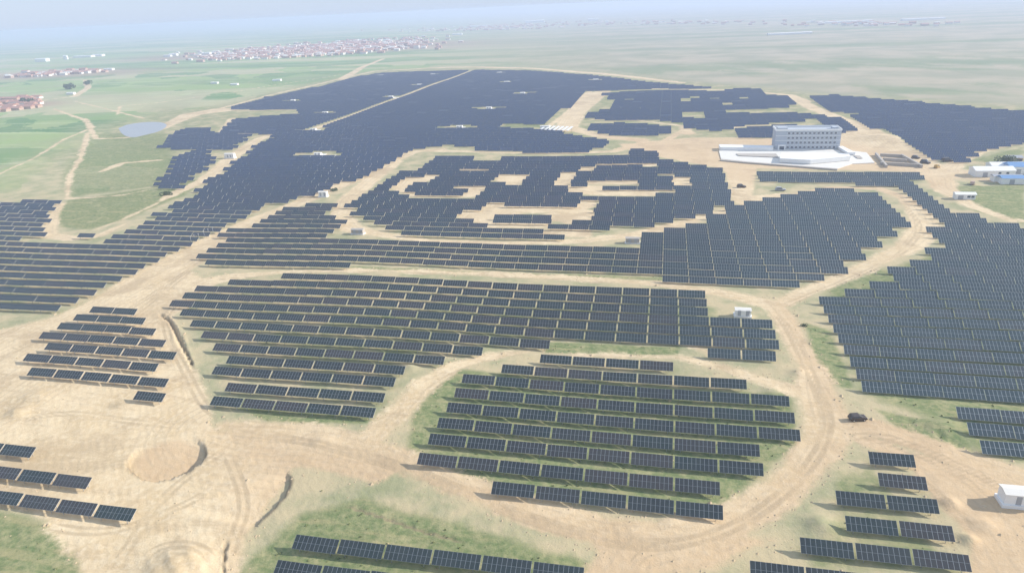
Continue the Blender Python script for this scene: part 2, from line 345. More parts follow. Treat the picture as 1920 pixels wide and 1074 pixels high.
VEG = [   # (polygon px, value, softness m)
 ([(440, 1080), (560, 960), (680, 935), (850, 980), (1080, 1045), (1150, 1090), (1000, 1200), (400, 1200)], 1.0, 5),
 ([(-200, 940), (0, 955), (110, 985), (160, 1040), (150, 1200), (-200, 1200)], 1.0, 5),
 ([(1022, 638), (1275, 650), (1272, 664), (1020, 660)], .95, 1.5),
 ([(1640, 768), (1790, 800), (1830, 850), (1700, 820)], 1.1, 3),
 ([(1505, 600), (1560, 620), (1600, 730), (1555, 720), (1520, 660)], 1.0, 3),
 ([(770, 770), (850, 690), (1480, 740), (1500, 830), (1340, 970), (930, 930), (760, 850)], .88, 3),
 ([(900, 560), (1330, 560), (1440, 610), (1460, 670), (1280, 650), (900, 640), (700, 700), (560, 690), (420, 660), (500, 620)], .52, 8),
 ([(400, 740), (700, 770), (690, 795), (500, 790)], .85, 2),
 ([(650, 502), (1240, 518), (1250, 526), (700, 508)], .95, 2),
 ([(1540, 540), (1700, 490), (1920, 440), (2100, 500), (2100, 900), (1900, 870), (1800, 830), (1620, 740)], .85, 8),
 ([(1560, 880), (1640, 870), (1740, 1000), (1800, 1074), (1500, 1074), (1560, 960)], .6, 3),
 ([(105, 395), (130, 375), (300, 350), (400, 330), (340, 370), (240, 410), (170, 430), (115, 425)], 1.15, 8),
 ([(170, 250), (320, 250), (340, 300), (300, 350), (120, 370), (110, 330)], .8, 12),
 ([(1790, 350), (1920, 345), (1920, 420), (1830, 395)], 1.2, 6),
 ([(1820, 300), (1920, 275), (1920, 300), (1850, 305)], .9, 6),
 ([(1030, 230), (945, 232), (940, 240), (1020, 242)], .8, 4),
]
def mask_sum(X, Y, items):
    out = np.zeros(X.shape)
    for pts, v, soft in items:
        d = sd_poly(X, Y, W(pts)); out = np.maximum(out, v * sstep(-soft, soft, d))
    return out

POND = [(222, 241), (240, 233), (275, 229), (302, 229), (316, 235), (300, 247), (270, 254), (250, 259), (230, 254)]
def build_ground():
    U = np.linspace(-1.78, .92, 820)
    wing = np.array([8, 25, 70, 200, 600, 2000, 6000, 20000.])
    ys = [-4000, -1500, -500, -150, -40, 0, 20, 35]; y = 45.0
    while y < 3000: ys.append(y); y *= 1.0062 if y < 900 else 1.012
    while y < 30000: ys.append(y); y *= 1.12
    ys = np.array(ys, float); s = np.maximum(ys, 45)
    core = s[:, None] * U[None, :]
    X = np.hstack([core[:, :1] - wing[::-1][None, :], core, core[:, -1:] + wing[None, :]])
    Y = np.repeat(ys[:, None], X.shape[1], 1); nr, nc = X.shape
    x, y = X.ravel(), Y.ravel()
    near = (np.abs(x) < 1500) & (y < 1700) & (y > 30)
    z = np.zeros(x.shape); z[near] = height(x[near], y[near]) * sstep(1700, 1200, np.abs(y[near])) * sstep(1500, 1100, np.abs(x[near]))
    z[near] *= 1 - sstep(-14, -2, sd_poly(x[near], y[near], W(POND)))
    dirt = np.full(x.shape, -20.0); rut = np.zeros(x.shape); xn, yn = x[near], y[near]
    dn = np.full(xn.shape, -20.0); rn = np.full(xn.shape, -1e9)
    for pts, w in ROADS:
        d = sd_line(xn, yn, W(pts), w); rn = np.maximum(rn, d); dn = np.maximum(dn, d)
    for pts in DIRT_POLYS: dn = np.maximum(dn, sd_poly(xn, yn, W(pts)))
    for pts in HOLES[:17]: dn = np.maximum(dn, sd_poly(xn, yn, W(pts)) + 2.0)
    dirt[near] = np.clip(dn, -20, 20); rut[near] = np.clip(rn, -20, 20)
    track = np.full(x.shape, 9.0); tn = np.full(xn.shape, 9.0)
    for pts in TRACKS:
        V = chaikin(W(pts)); d, _ = line_dist(xn, yn, V); tn = np.minimum(tn, np.abs(d - .95) + 1.2 * (1 - taper(xn, yn, V, 9.0)))
    track[near] = tn
    veg = np.full(x.shape, .38); veg[near] = np.maximum(mask_sum(xn, yn, VEG), .32 + .2 * sstep(300, 700, yn))
    # farmland left and beyond, plain to the right
    farm_edge = W([(-400, 700), (0, 372), (110, 374), (300, 352), (330, 300), (230, 250), (395, 206), (640, 148), (720, 132), (900, 128), (1100, 135), (1290, 158), (1500, 178), (1920, 205), (2300, 240), (2300, 2000), (-400, 2000)])
    fe = sd_poly(x, y, farm_edge)
    out = sstep(8, -45, fe); az = np.arctan2(x, np.maximum(y, 1))
    right = sstep(-.42, .02, az)
    field = out * (1 - right); plain = out * right
    pale = mask_sum(x, y, [([(0, 372), (110, 374), (300, 352), (330, 300), (300, 250), (420, 205), (300, 200), (180, 240), (60, 300), (0, 325)], .8, 40)])
    field = field * (1 - pale)
    town = np.zeros(x.shape)
    for (tx, ty, rx, ry) in ((20, 198, 90, 42), (560, 97, 620, 230), (690, 88, 430, 250), (90, 140, 330, 130), (360, 108, 250, 120)):
        c = at(tx, ty); town = np.maximum(town, .75 * np.exp(-(((x - c[0]) / rx) ** 2 + ((y - c[1]) / ry) ** 2) ** 2))
    warm = mask_sum(x[near], y[near], [([(420, 800), (700, 830), (860, 890), (1060, 960), (1250, 985), (1400, 940), (1560, 800), (1460, 590), (1500, 560), (1620, 740), (1920, 880), (2100, 1000), (2100, 1200), (380, 1200), (480, 960)], .8, 14), ([(1060, 260), (1300, 245), (1500, 250), (1700, 290), (1800, 350), (1600, 400), (1350, 330), (1200, 290)], .6, 15)])
    wa = np.zeros(x.shape); wa[near] = warm
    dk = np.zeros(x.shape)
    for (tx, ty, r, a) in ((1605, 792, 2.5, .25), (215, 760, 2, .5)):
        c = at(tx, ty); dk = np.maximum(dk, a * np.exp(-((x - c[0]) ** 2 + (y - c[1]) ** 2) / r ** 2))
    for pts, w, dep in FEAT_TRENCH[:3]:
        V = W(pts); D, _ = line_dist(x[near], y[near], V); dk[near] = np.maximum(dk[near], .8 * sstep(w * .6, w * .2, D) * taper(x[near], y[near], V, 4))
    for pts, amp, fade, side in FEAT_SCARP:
        V = W(pts); D, _ = line_dist(x[near], y[near], V); dk[near] = np.maximum(dk[near], .85 * sstep(.9, .3, D) * taper(x[near], y[near], V, 5))  # shaded face of the scarp painted dark
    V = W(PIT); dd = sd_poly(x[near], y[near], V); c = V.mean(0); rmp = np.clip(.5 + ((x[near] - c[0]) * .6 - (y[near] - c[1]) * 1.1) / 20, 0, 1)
    dk[near] = np.maximum(dk[near], np.exp(-((dd - .3) / .55) ** 2) * sstep(.15, .6, rmp) * .95); wa[near] = np.maximum(wa[near], .8 * sstep(0, 3, dd))  # shade of the pit wall painted into the soil colour
    idx = np.arange(nr * nc).reshape(nr, nc)
    quads = np.stack([idx[:-1, :-1], idx[:-1, 1:], idx[1:, 1:], idx[1:, :-1]], -1).reshape(-1, 4)
    isroad = (dirt[quads].mean(1) > 0)
    co = np.stack([x, y, z], 1)
    def sub(name, q, kind):
        used, inv = np.unique(q, return_inverse=True); q2 = inv.reshape(-1, 4)
        me = bpy.data.meshes.new(name); me.vertices.add(len(used)); me.vertices.foreach_set('co', co[used].ravel().astype(np.float32))
        me.loops.add(q2.size); me.loops.foreach_set('vertex_index', q2.ravel().astype(np.int32))
        me.polygons.add(len(q2)); me.polygons.foreach_set('loop_start', (np.arange(len(q2)) * 4).astype(np.int32))
        me.update(calc_edges=True); me.materials.append(M_GROUND)
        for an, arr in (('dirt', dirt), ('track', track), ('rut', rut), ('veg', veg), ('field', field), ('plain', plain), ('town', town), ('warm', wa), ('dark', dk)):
            a = me.attributes.new(an, 'FLOAT', 'POINT'); a.data.foreach_set('value', arr[used].astype(np.float32))
        me.polygons.foreach_set('use_smooth', np.ones(len(q2), bool))
        o = link(bpy.data.objects.new(name, me)); o['kind'] = kind; return o
    sub('ground', quads[~isroad], 'structure'); sub('dirt_road', quads[isroad], 'structure')

def flat_poly(name, pts, z, mat, kind='structure'):
    V = W(pts); me = bpy.data.meshes.new(name); me.from_pydata([(a, b, z) for a, b in V], [], [tuple(range(len(V)))]); me.materials.append(mat); me.update()
    o = link(bpy.data.objects.new(name, me)); o['kind'] = kind; return o
flat_poly('pond_water', chaikin(POND + POND[:1], 2)[:-1], .08, M_WATER)

# ------------------------------------------------------------------ solar tables
PITCH, LEN, ROWP = 9.88, 9.45, 7.66
ZTOP = 2.5
class Var: pass
def variant(tilt, slant):      # low edge towards -Y, high edge towards +Y
    v = Var(); v.tilt = math.radians(tilt); v.dep, v.rise = slant * math.cos(v.tilt), slant * math.sin(v.tilt); v.zb = ZTOP - v.rise; return v
VARS = [variant(28 + 7 * k / 6, 2.9 + .5 * k / 6) for k in range(7)]
DEP = 2.7
def sheen(x, y, blk):          # paler glass in the right-hand blocks, sky reflection put into the colour
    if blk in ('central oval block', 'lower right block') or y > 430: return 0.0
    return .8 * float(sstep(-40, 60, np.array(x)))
def weight(x, y, blk):
    w = (.9 if blk == 'big right block' or (y < 345 and x > 52) else .62 if blk is None and x < 52 and y < 345 else .8) * float(sstep(-110, 10, np.array(x)))
    if blk in ('central oval block', 'lower right block'): w = .35 * w
    if blk in ('small left block', 'bottom left corner', 'bottom centre rows'): w = 0.0
    return max(w, float(sstep(300, 430, np.array(y))))
EXPL = {   # block -> rows of (y of the high edge, x of the left end, number of tables), nearest row first
 'central oval block': [(120.3, -34.3, 5), (128.0, -54.2, 7), (136.1, -54.2, 8), (143.3, -54.2, 8), (150.8, -54.0, 9), (158.4, -54.1, 9), (166.3, -54.2, 9), (173.8, -44.3, 7), (181.8, -34.2, 4)],
 'small left block': [(144.7, -145.8, 1), (152.2, -190.0, 5), (160.2, -199.6, 5), (168.0, -199.0, 5), (175.3, -208.5, 5), (183.0, -208.5, 4), (190.3, -208.5, 3), (197.5, -208.0, 2)],
 'wide middle block': [(145.5, -121.6, 5), (152.9, -121.8, 5), (161.3, -131.8, 6), (168.2, -131.4, 6), (175.6, -141.2, 8), (183.4, -151.0, 10), (191.3, -160.9, 13), (199.4, -170.8, 21), (206.7, -180.7, 22), (214.3, -180.7, 22), (221.8, -180.7, 20), (229.4, -170.8, 19), (237.1, -151.2, 17)],
 'bottom left corner': [(100.0, -198.3, 9), (107.8, -206.8, 8), (115.9, -210.8, 6)],
 'bottom centre rows': [(83.8, -70.6, 5), (91.2, -70.6, 6), (98.2, -70.4, 6)],
 'lower right block': [(98.0, 9.0, 4), (105.4, 18.5, 4), (113.2, 28.5, 3), (120.8, 38.2, 2), (128.6, 38.0, 2), (136.0, 48.0, 1), (143.8, 48.0, 1)],
 'big right block': [(152.3, 73.9, 3), (159.8, 73.9, 3), (166.9, 73.9, 4), (177.1, 54.4, 6), (184.0, 54.6, 7), (191.3, 54.6, 7), (199.0, 54.6, 8), (206.5, 54.6, 8), (213.7, 54.6, 9), (221.2, 54.6, 9), (228.8, 54.6, 10), (236.5, 54.6, 10)],
}
EXTRA = [(191.7, 15.0, 2, 'wide middle block')]
P_MAIN = [(425, 204), (500, 182), (640, 152), (700, 138), (800, 133), (900, 131), (1000, 133), (1100, 140), (1200, 151), (1330, 163), (1230, 165), (1103, 168), (1062, 200), (1043, 212), (1020, 233), (945, 230), (935, 238), (1030, 243), (1060, 250), (1135, 262), (1130, 268), (1100, 284), (905, 280), (898, 274), (850, 270), (790, 274), (755, 284), (735, 300), (690, 322), (640, 343), (600, 358), (560, 370), (500, 383), (465, 400), (410, 430), (330, 463), (300, 482), (270, 500), (220, 530), (170, 560), (100, 587), (-20, 583), (-400, 640), (-400, 430), (0, 452), (180, 455), (200, 450), (250, 425), (300, 400), (345, 375), (385, 345), (432, 308), (472, 277), (510, 255), (512, 250), (415, 247), (427, 232), (440, 222), (500, 217), (568, 213), (560, 204)]
POLYS = [  # (polygon px at table-top height, y phase, x phase, stagger)
 (P_MAIN, 258.7, -54.2, .35),
 ([(-300, 350), (0, 376), (105, 374), (110, 382), (82, 440), (75, 444), (-10, 446), (-300, 480)], 258.7, -54.2, .3),
 ([(146, 432), (196, 433), (190, 438), (176, 444), (122, 443), (140, 437)], 258.7, -54.2, 0),
 ([(330, 246), (352, 240), (392, 239), (397, 248), (472, 251), (455, 262), (438, 277), (385, 278), (395, 290), (410, 292), (390, 310), (362, 330), (335, 350), (290, 351), (292, 344), (322, 312), (318, 300), (345, 288), (365, 279), (300, 276), (318, 258)], 258.7, -54.2, 0),
 ([(592, 380), (630, 380), (608, 402), (648, 411), (640, 425), (628, 447), (680, 448), (720, 450), (960, 458), (1212, 464), (1213, 432), (1260, 428), (1310, 412), (1365, 390), (1410, 380), (1450, 370), (1495, 360), (1530, 351), (1600, 351), (1650, 361), (1668, 372), (1698, 405), (1692, 425), (1655, 450), (1625, 480), (1540, 512), (1505, 530), (1400, 528), (1255, 519), (1250, 506), (1000, 501), (860, 497), (700, 493), (660, 497), (460, 498), (356, 496), (360, 488), (376, 487), (362, 473), (440, 428), (500, 405), (560, 385)], 258.7, -196.3, 0),
 ([(806, 299), (814, 293), (877, 293), (877, 300), (915, 299), (933, 297), (960, 292), (1174, 292), (1191, 279), (1246, 282), (1244, 291), (1230, 299), (1257, 303), (1289, 307), (1321, 313), (1354, 318), (1368, 381), (1335, 392), (1297, 400), (1226, 414), (1184, 424), (1103, 428), (1099, 441), (950, 444), (786, 440), (727, 430), (684, 412), (662, 398), (658, 384), (680, 363), (711, 343), (731, 331), (757, 320), (771, 319)], 258.7, -54.2, .2),
 ([(1130, 174), (1180, 171), (1280, 169), (1365, 171), (1367, 165), (1425, 166), (1427, 175), (1480, 180), (1490, 190), (1480, 198), (1400, 204), (1290, 206), (1140, 198), (1148, 186)], 258.7, -54.2, 0),
 ([(1090, 217), (1112, 209), (1150, 201), (1280, 207), (1400, 206), (1500, 212), (1540, 218), (1500, 226), (1400, 231), (1345, 243), (1290, 238), (1270, 226), (1220, 222), (1140, 222)], 258.7, -54.2, 0),
 ([(1096, 238), (1110, 231), (1150, 229), (1215, 229), (1262, 239), (1240, 249), (1180, 252), (1130, 247)], 258.7, -54.2, 0),
 ([(1388, 240), (1450, 233), (1560, 236), (1585, 243), (1560, 254), (1390, 254)], 258.7, -54.2, 0),
 ([(1530, 216), (1580, 222), (1600, 236), (1595, 244), (1545, 236), (1528, 226)], 258.7, -54.2, 0),
 ([(1515, 180), (1560, 177), (1690, 188), (1920, 207), (2150, 232), (2150, 240), (1920, 264), (1860, 275), (1795, 302), (1745, 290), (1690, 262), (1640, 238), (1590, 222), (1612, 210), (1555, 206)], 258.7, -54.2, 0),
 ([(1415, 320), (1740, 324), (1720, 336), (1700, 344), (1650, 345), (1600, 340), (1415, 337)], 258.7, -54.2, 0),
 ([(1650, 334), (1712, 334), (1738, 352), (1765, 372), (1800, 395), (1850, 410), (1920, 428), (2200, 500), (2200, 620), (1920, 570), (1560, 556), (1556, 548), (1640, 522), (1700, 500), (1760, 462), (1750, 430), (1762, 402), (1720, 378), (1680, 350)], 236.5 + 7.66, 54.6, 0),
]
HOLES = [
 [(731, 347), (747, 333), (790, 325), (826, 321), (815, 331), (787, 341), (768, 352), (780, 360), (860, 361), (885, 361), (876, 354), (858, 352), (866, 343), (905, 345), (905, 352), (893, 367), (775, 367), (745, 355)],
 [(926, 325), (990, 326), (978, 338), (968, 349), (945, 348), (935, 337)], [(858, 313), (917, 313), (917, 319), (858, 319)],
 [(1050, 320), (1084, 320), (1069, 344), (1036, 350)], [(1083, 308), (1112, 308), (1108, 319), (1082, 319)], [(1111, 303), (1226, 306), (1226, 312), (1111, 309)],
 [(1103, 334), (1196, 336), (1194, 345), (1101, 344)], [(1062, 347), (1127, 350), (1226, 356), (1226, 366), (1110, 364), (1060, 360)],
 [(1230, 321), (1259, 324), (1259, 329), (1230, 327)], [(1230, 351), (1262, 351), (1262, 359), (1230, 358)], [(1259, 333), (1295, 333), (1293, 351), (1259, 350)],
 [(858, 403), (880, 392), (905, 388), (922, 372), (945, 380), (960, 392), (980, 398), (970, 402), (925, 404), (915, 419), (885, 413)], [(1010, 410), (1040, 398), (1070, 385), (1083, 370), (1113, 371), (1110, 385), (1090, 394), (1113, 398), (1108, 411), (1068, 419), (1055, 415)],
 [(925, 370), (1083, 370), (1083, 375), (925, 374)], [(945, 386), (1065, 386), (1040, 398), (980, 398)], [(913, 419), (1026, 420), (1026, 426), (913, 425)], [(1016, 432), (1103, 432), (1100, 444), (1016, 441)],
 [(1275, 206), (1330, 208), (1330, 218), (1300, 222), (1275, 214)], [(1355, 206), (1460, 206), (1470, 211), (1355, 211)], [(1166, 184), (1190, 182), (1190, 187), (1170, 188)], [(1265, 188), (1300, 180), (1315, 176), (1315, 181), (1290, 190)], [(1335, 182), (1350, 184), (1372, 196), (1355, 197)], [(1380, 178), (1420, 184), (1405, 187), (1380, 182)],
]
build_ground()
PAD_CABINS = [(597, 293, 30), (862, 240, 30), (917, 205, 28), (980, 176, 24), (733, 183, 24), (610, 213, 24), (550, 191, 18), (787, 161, 14), (715, 143, 12), (812, 140, 10), (950, 155, 22), (1117, 152, 14), (588, 246, 18), (937, 138, 12)]
PAD_BOXES = []
for cx_, cy_, w_ in PAD_CABINS:
    c = at(cx_, cy_); PAD_BOXES.append((c[0] - w_ / 2, c[0] + w_ / 2, c[1] - 7, c[1] + 7)); PAD_BOXES.append((c[0] - 6, c[0] + 6, c[1] - 11, c[1] + 11))
tables = []      # x_left, y_high, block, row, index
for blk, rows in EXPL.items():
    for r, (y, x, n) in enumerate(rows):
        for i in range(n): tables.append((x + i * PITCH, y, blk, r, i))
for y, x, n, blk in EXTRA:
    for i in range(n): tables.append((x + i * PITCH, y, blk, 6, 17 + i - 4))
TRK = (at(578, 247), at(885, 134))
for pi, (poly, y0, x0, stag) in enumerate(POLYS):
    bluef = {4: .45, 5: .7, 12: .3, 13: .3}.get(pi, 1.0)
    Vw = W(poly, ZTOP); ymin, ymax = Vw[:, 1].min(), Vw[:, 1].max(); xmin, xmax = Vw[:, 0].min(), Vw[:, 0].max()
    for k in range(math.floor((ymin - y0) / ROWP), math.ceil((ymax - y0) / ROWP) + 1):
        y = y0 + k * ROWP; ph = x0 + stag * PITCH * ((k * .37) % 1)
        xs = ph + PITCH * np.arange(math.floor((xmin - ph) / PITCH), math.ceil((xmax - ph) / PITCH) + 1)
        if not len(xs): continue
        if pi == 0 and TRK[0][1] < y < TRK[1][1]:
            xt = TRK[0][0] + (TRK[1][0] - TRK[0][0]) * (y - TRK[0][1]) / (TRK[1][1] - TRK[0][1]); kk = np.arange(0, 90)
            xs = np.concatenate([xt + 5.2 + PITCH * kk, xt - 5.2 - LEN - .25 - PITCH * kk])
        xc = xs + LEN / 2; yc = np.full(xs.shape, y - .8)
        px, py = proj(xc, yc, np.full(xs.shape, ZTOP - .3)); blue = bluef * min(1.0, max(.12, (y - 220) / 240))  # blue grows with distance, haze and sky tint put into the glass colour
        ok = inpoly(px, py, poly) & (px > -260) & (px < 2150)
        for h in HOLES:
            hp = np.array(h); 
            if hp[:, 1].min() - 4 < py.max() and hp[:, 1].max() + 4 > py.min(): ok &= ~inpoly(px, py, h)
        for a, b, c, d in PAD_BOXES: ok &= ~((xc > a - 3) & (xc < b + 3) & (yc > c) & (yc < d))
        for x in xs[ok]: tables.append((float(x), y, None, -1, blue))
print('tables', len(tables))

BOXF = ((4, 5, 6, 7), (0, 3, 2, 1), (0, 1, 5, 4), (1, 2, 6, 5), (2, 3, 7, 6), (3, 0, 4, 7))
def slab(v, x0, x1, s0, s1, off, th):   # slab in the tilted plane, s 0..1 from low to high edge; origin under the middle of the table
    ny, nz = -math.sin(v.tilt), math.cos(v.tilt)
    P = lambda x, s, o: (x - LEN / 2, DEP / 2 - v.dep * (1 - s) + ny * o, v.zb + v.rise * s + nz * o)
    return [P(x0, s0, off), P(x1, s0, off), P(x1, s1, off), P(x0, s1, off), P(x0, s0, off + th), P(x1, s0, off + th), P(x1, s1, off + th), P(x0, s1, off + th)]
def panel_mesh(v):
    me = bpy.data.meshes.new('solar_panel'); me.from_pydata(slab(v, 0, LEN, 0, 1, 0, .05), [], BOXF)
    me.materials.append(M_PANEL); me.materials.append(M_BACK)
    me.polygons.foreach_set('material_index', [0, 1, 1, 1, 1, 1])
    uv = me.uv_layers.new(name='UVMap'); uvs = [(0, 0), (10, 0), (10, 2), (0, 2)]
    for p in me.polygons:
        for j, li in enumerate(p.loop_indices): uv.data[li].uv = uvs[j] if p.index == 0 else (.5, .5)
    me.update(); return me
def rail_mesh(v):
    b = MB()
    for x0, x1, s0, s1, o, t in [(.1, LEN - .1, q - .012, q + .012, -.11, .10) for q in (.18, .42, .62, .86)] + [(q - .05, q + .05, .08, .92, -.23, .115) for q in (1.4, 4.75, 8.1)]:
        n = len(b.v); b.v += slab(v, x0, x1, s0, s1, o, t); b.f += [tuple(n + i for i in f) for f in BOXF]
    me = bpy.data.meshes.new('frame'); me.from_pydata(b.v, [], b.f); me.materials.append(M_STEEL); me.update(); return me
def leg_mesh(h):
    b = MB(); b.box(-.06, .06, -.06, .06, -1.2, h); me = bpy.data.meshes.new('leg'); me.from_pydata(b.v, [], b.f); me.materials.append(M_STEEL); me.update(); return me
def leg_at(v, s): return DEP / 2 - v.dep * (1 - s), v.zb + v.rise * s - .22
for v in VARS:
    v.panel, v.rail = panel_mesh(v), rail_mesh(v); v.legs = [(leg_at(v, q)[0], leg_mesh(leg_at(v, q)[1])) for q in (.22, .80)]
ORD = ['', 'first', 'second', 'third', 'fourth', 'fifth', 'sixth', 'seventh', 'eighth', 'ninth', 'tenth', 'eleventh', 'twelfth', 'thirteenth', 'fourteenth', 'fifteenth', 'sixteenth', 'seventeenth', 'eighteenth', 'nineteenth', 'twentieth', 'twenty-first', 'twenty-second', 'twenty-third']
T = np.array([(t[0] + LEN / 2, t[1] - DEP / 2) for t in tables])
px, py = proj(T[:, 0], T[:, 1], np.full(len(T), 1.6)); dist = np.sqrt(T[:, 0] ** 2 + T[:, 1] ** 2 + CAM_H ** 2)
inview = (px > -15) & (px < 1935) & (py < 1085)
named = np.array([t[2] is not None for t in tables])
cand = [i for i in np.argsort(dist) if inview[i] and named[i]][:300]
solo = set(cand)
GZ = hs(T[:, 0], T[:, 1])
# per row: number individuals from the left among the visible ones
rowkey = {}
for i in cand: rowkey.setdefault((tables[i][2], tables[i][3]), []).append(i)
first = None
for (blk, r), ids in sorted(rowkey.items()):
    ids.sort(key=lambda i: tables[i][0])
    vis_rows = sorted({k[1] for k in rowkey if k[0] == blk}); rr = vis_rows.index(r) + 1
    for q, i in enumerate(ids):
        x, y = T[i]; root = empty('solar_table', (x, y, GZ[i])); root.rotation_euler = (rng.normal(0, .010), rng.normal(0, .004), rng.normal(0, .003))
        if len(ids) == 1: pos = 'only solar table'
        elif q == 0: pos = 'leftmost solar table'
        elif q == len(ids) - 1 and q > 1 and i + 1 < len(tables) and (tables[min(i + 1, len(tables) - 1)][3] != r or tables[i + 1][2] != blk) and px[i] < 1880: pos = 'rightmost solar table'
        else: pos = 'solar table %s from left' % ORD[q + 1]
        ro = 'nearest row' if rr == 1 else '%s nearest row' % ORD[rr]
        tag(root, '%s in the %s of the %s' % (pos, ro, blk), 'solar table', 'solar tables of the ' + blk)
        v = VARS[int(round(6 * weight(tables[i][0], tables[i][1], blk)))]
        for nm, me, loc in [('panel', v.panel, (0, 0, 0)), ('frame', v.rail, (0, 0, 0))] + [('leg', m_, (sx, ly, 0)) for ly, m_ in v.legs for sx in (-3.35, 3.35)]:
            o = bpy.data.objects.new(nm, me); link(o); o.parent = root; o.location = loc
            if blk == 'big right block' and nm == 'panel': o.scale = (1.03, 1, 1)
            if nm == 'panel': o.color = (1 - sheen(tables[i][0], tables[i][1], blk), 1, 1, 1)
# the rest of the farm as one object
rest = [i for i in range(len(tables)) if i not in solo]
def merged(ids):
    def template(v):
        tv = [np.array(slab(v, 0, LEN, 0, 1, 0, .05))]; w = .06
        for q in (.22, .8):
            y0, h = leg_at(v, q)
            for x0 in (-3.35, 3.35):
                tv.append(np.array([(x0 - w, y0 - w, -.8), (x0 + w, y0 - w, -.8), (x0 + w, y0 + w, -.8), (x0 - w, y0 + w, -.8), (x0 - w, y0 - w, h), (x0 + w, y0 - w, h), (x0 + w, y0 + w, h), (x0 - w, y0 + w, h)]))
        return np.vstack(tv)
    tA, tB = template(VARS[0]), template(VARS[6]); wt = np.array([weight(tables[i][0], tables[i][1], tables[i][2]) for i in ids])
    fl = [np.array(BOXF)] + [np.array(BOXF[2:]) + 8 * (k + 1) for k in range(4)]; mi = [0, 1, 1, 1, 1, 1] + [2] * 16; n = 40
    fl = np.vstack(fl); K = len(ids)
    off = np.array([(T[i, 0], T[i, 1], GZ[i]) for i in ids])
    off[:, 2] += rng.normal(0, .05, K); bl0 = np.array([tables[i][4] if tables[i][2] is None else 0. for i in ids])
    tvk = tA[None] * (1 - wt)[:, None, None] + tB[None] * wt[:, None, None]; tvk[:, :, 0] *= (1 + .028 + .006 * (off[:, 1] > 450))[:, None]
    co = (tvk + off[:, None, :]).reshape(-1, 3); fa = (fl[None] + (np.arange(K) * n)[:, None, None]).reshape(-1, 4)
    me = bpy.data.meshes.new('solar_tables'); me.vertices.add(len(co)); me.vertices.foreach_set('co', co.ravel().astype(np.float32))
    me.loops.add(fa.size); me.loops.foreach_set('vertex_index', fa.ravel().astype(np.int32))
    me.polygons.add(len(fa)); me.polygons.foreach_set('loop_start', (np.arange(len(fa)) * 4).astype(np.int32)); me.update(calc_edges=True)
    for m in (M_PANEL, M_BACK, M_STEEL): me.materials.append(m)
    me.polygons.foreach_set('material_index', np.tile(np.array(mi, np.int32), K))
    me.polygons.foreach_set('use_smooth', np.zeros(len(fa), bool))
    uv = me.uv_layers.new(name='UVMap'); one = np.full((len(fl) * 4, 2), .5); one[:4] = [(0, 0), (10, 0), (10, 2), (0, 2)]
    uv.data.foreach_set('uv', np.tile(one, (K, 1)).ravel().astype(np.float32))
    a = me.attributes.new('tint', 'FLOAT', 'POINT'); a.data.foreach_set('value', np.repeat(rng.random(K), n).astype(np.float32))
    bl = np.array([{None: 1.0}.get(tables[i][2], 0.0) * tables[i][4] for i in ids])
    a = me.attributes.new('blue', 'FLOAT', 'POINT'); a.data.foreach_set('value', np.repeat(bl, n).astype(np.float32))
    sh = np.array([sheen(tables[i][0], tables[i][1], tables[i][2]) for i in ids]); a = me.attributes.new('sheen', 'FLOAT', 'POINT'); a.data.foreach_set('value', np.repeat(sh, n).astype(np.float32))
    o = link(bpy.data.objects.new('solar_tables', me))
    tag(o, 'long blue rows of solar tables stretching into the hazy distance', 'solar tables', None, 'stuff')
merged(rest)

def gz(x, y): return float(hs(np.array([x]), np.array([y]))[0])

# ------------------------------------------------------------------ inverter cabins
def cabin(px_, py_, label, L=6.2, D=2.8, H=2.9, P=.9, group=None, rz=0.0, door=True, pad=0, wall=None):
    x, y = at(px_, py_); r = empty('inverter_cabin', (x, y, gz(x, y)), rz)
    b = MB(); b.box(-L / 2 - .35, L / 2 + .35, -D / 2 - .35, D / 2 + .35, -.6, P); b.build('plinth', M_WHITE, r)
    b = MB(); b.box(-L / 2, L / 2, -D / 2, D / 2, P, P + H); b.build('wall', wall or M_WHITE, r)
    b = MB(); b.gable(-L / 2 - .2, L / 2 + .2, -D / 2 - .2, D / 2 + .2, P + H + .003, P + H + .38); b.build('roof', wall or M_CREAM, r)
    for sx in (-1.7, .9) if door else ():
        b = MB(); b.box(sx, sx + 1.0, -D / 2 - .05, -D / 2 + .01, P + .1, P + 2.1); d = b.build('door', M_GREY, r)
        b = MB(); b.box(sx + .8, sx + .88, -D / 2 - .10, -D / 2 - .05, P + 1, P + 1.15); b.build('handle', M_STEEL, d)
    b = MB(); 
    for i in range(5): b.box(L / 2 - 1.0, L / 2 - .3, -D / 2 - .04, -D / 2 + .01, P + 1.2 + i * .2, P + 1.32 + i * .2)
    b.build('vent', M_GREY, r)
    if pad:
        b = MB(); b.box(-pad / 2, pad / 2, -3, 3, -.5, .22); b.box(-3.5, 3.5, 3.002, 8, -.5, .2); b.box(-3.5, 3.5, -8, -3.002, -.5, .2); b.build('pad', M_CREAM, r)
    tag(r, label, 'cabin', group); return r
cabin(1912, 946, 'white inverter cabin on bare soil at the right edge of the frame', 7.5, 3.2, 2.5, .8)
cabin(1392, 592, 'white inverter cabin beside the road fork above the middle block', 5.0, 2.6, 2.0, .7)
cabin(672, 440, 'grey-brown cabin on the sandy road below left of the face-shaped block', 6, 2.6, 2.0, .4, wall=M_FOUND)
cabin(1186, 455, 'grey-brown cabin on the road bend below the face-shaped block', 6, 2.6, 2.0, .4, wall=M_FOUND)
cabin(607, 370, 'small white cabin beside the diagonal sandy road', 5, 2.6, 2.6, .6)
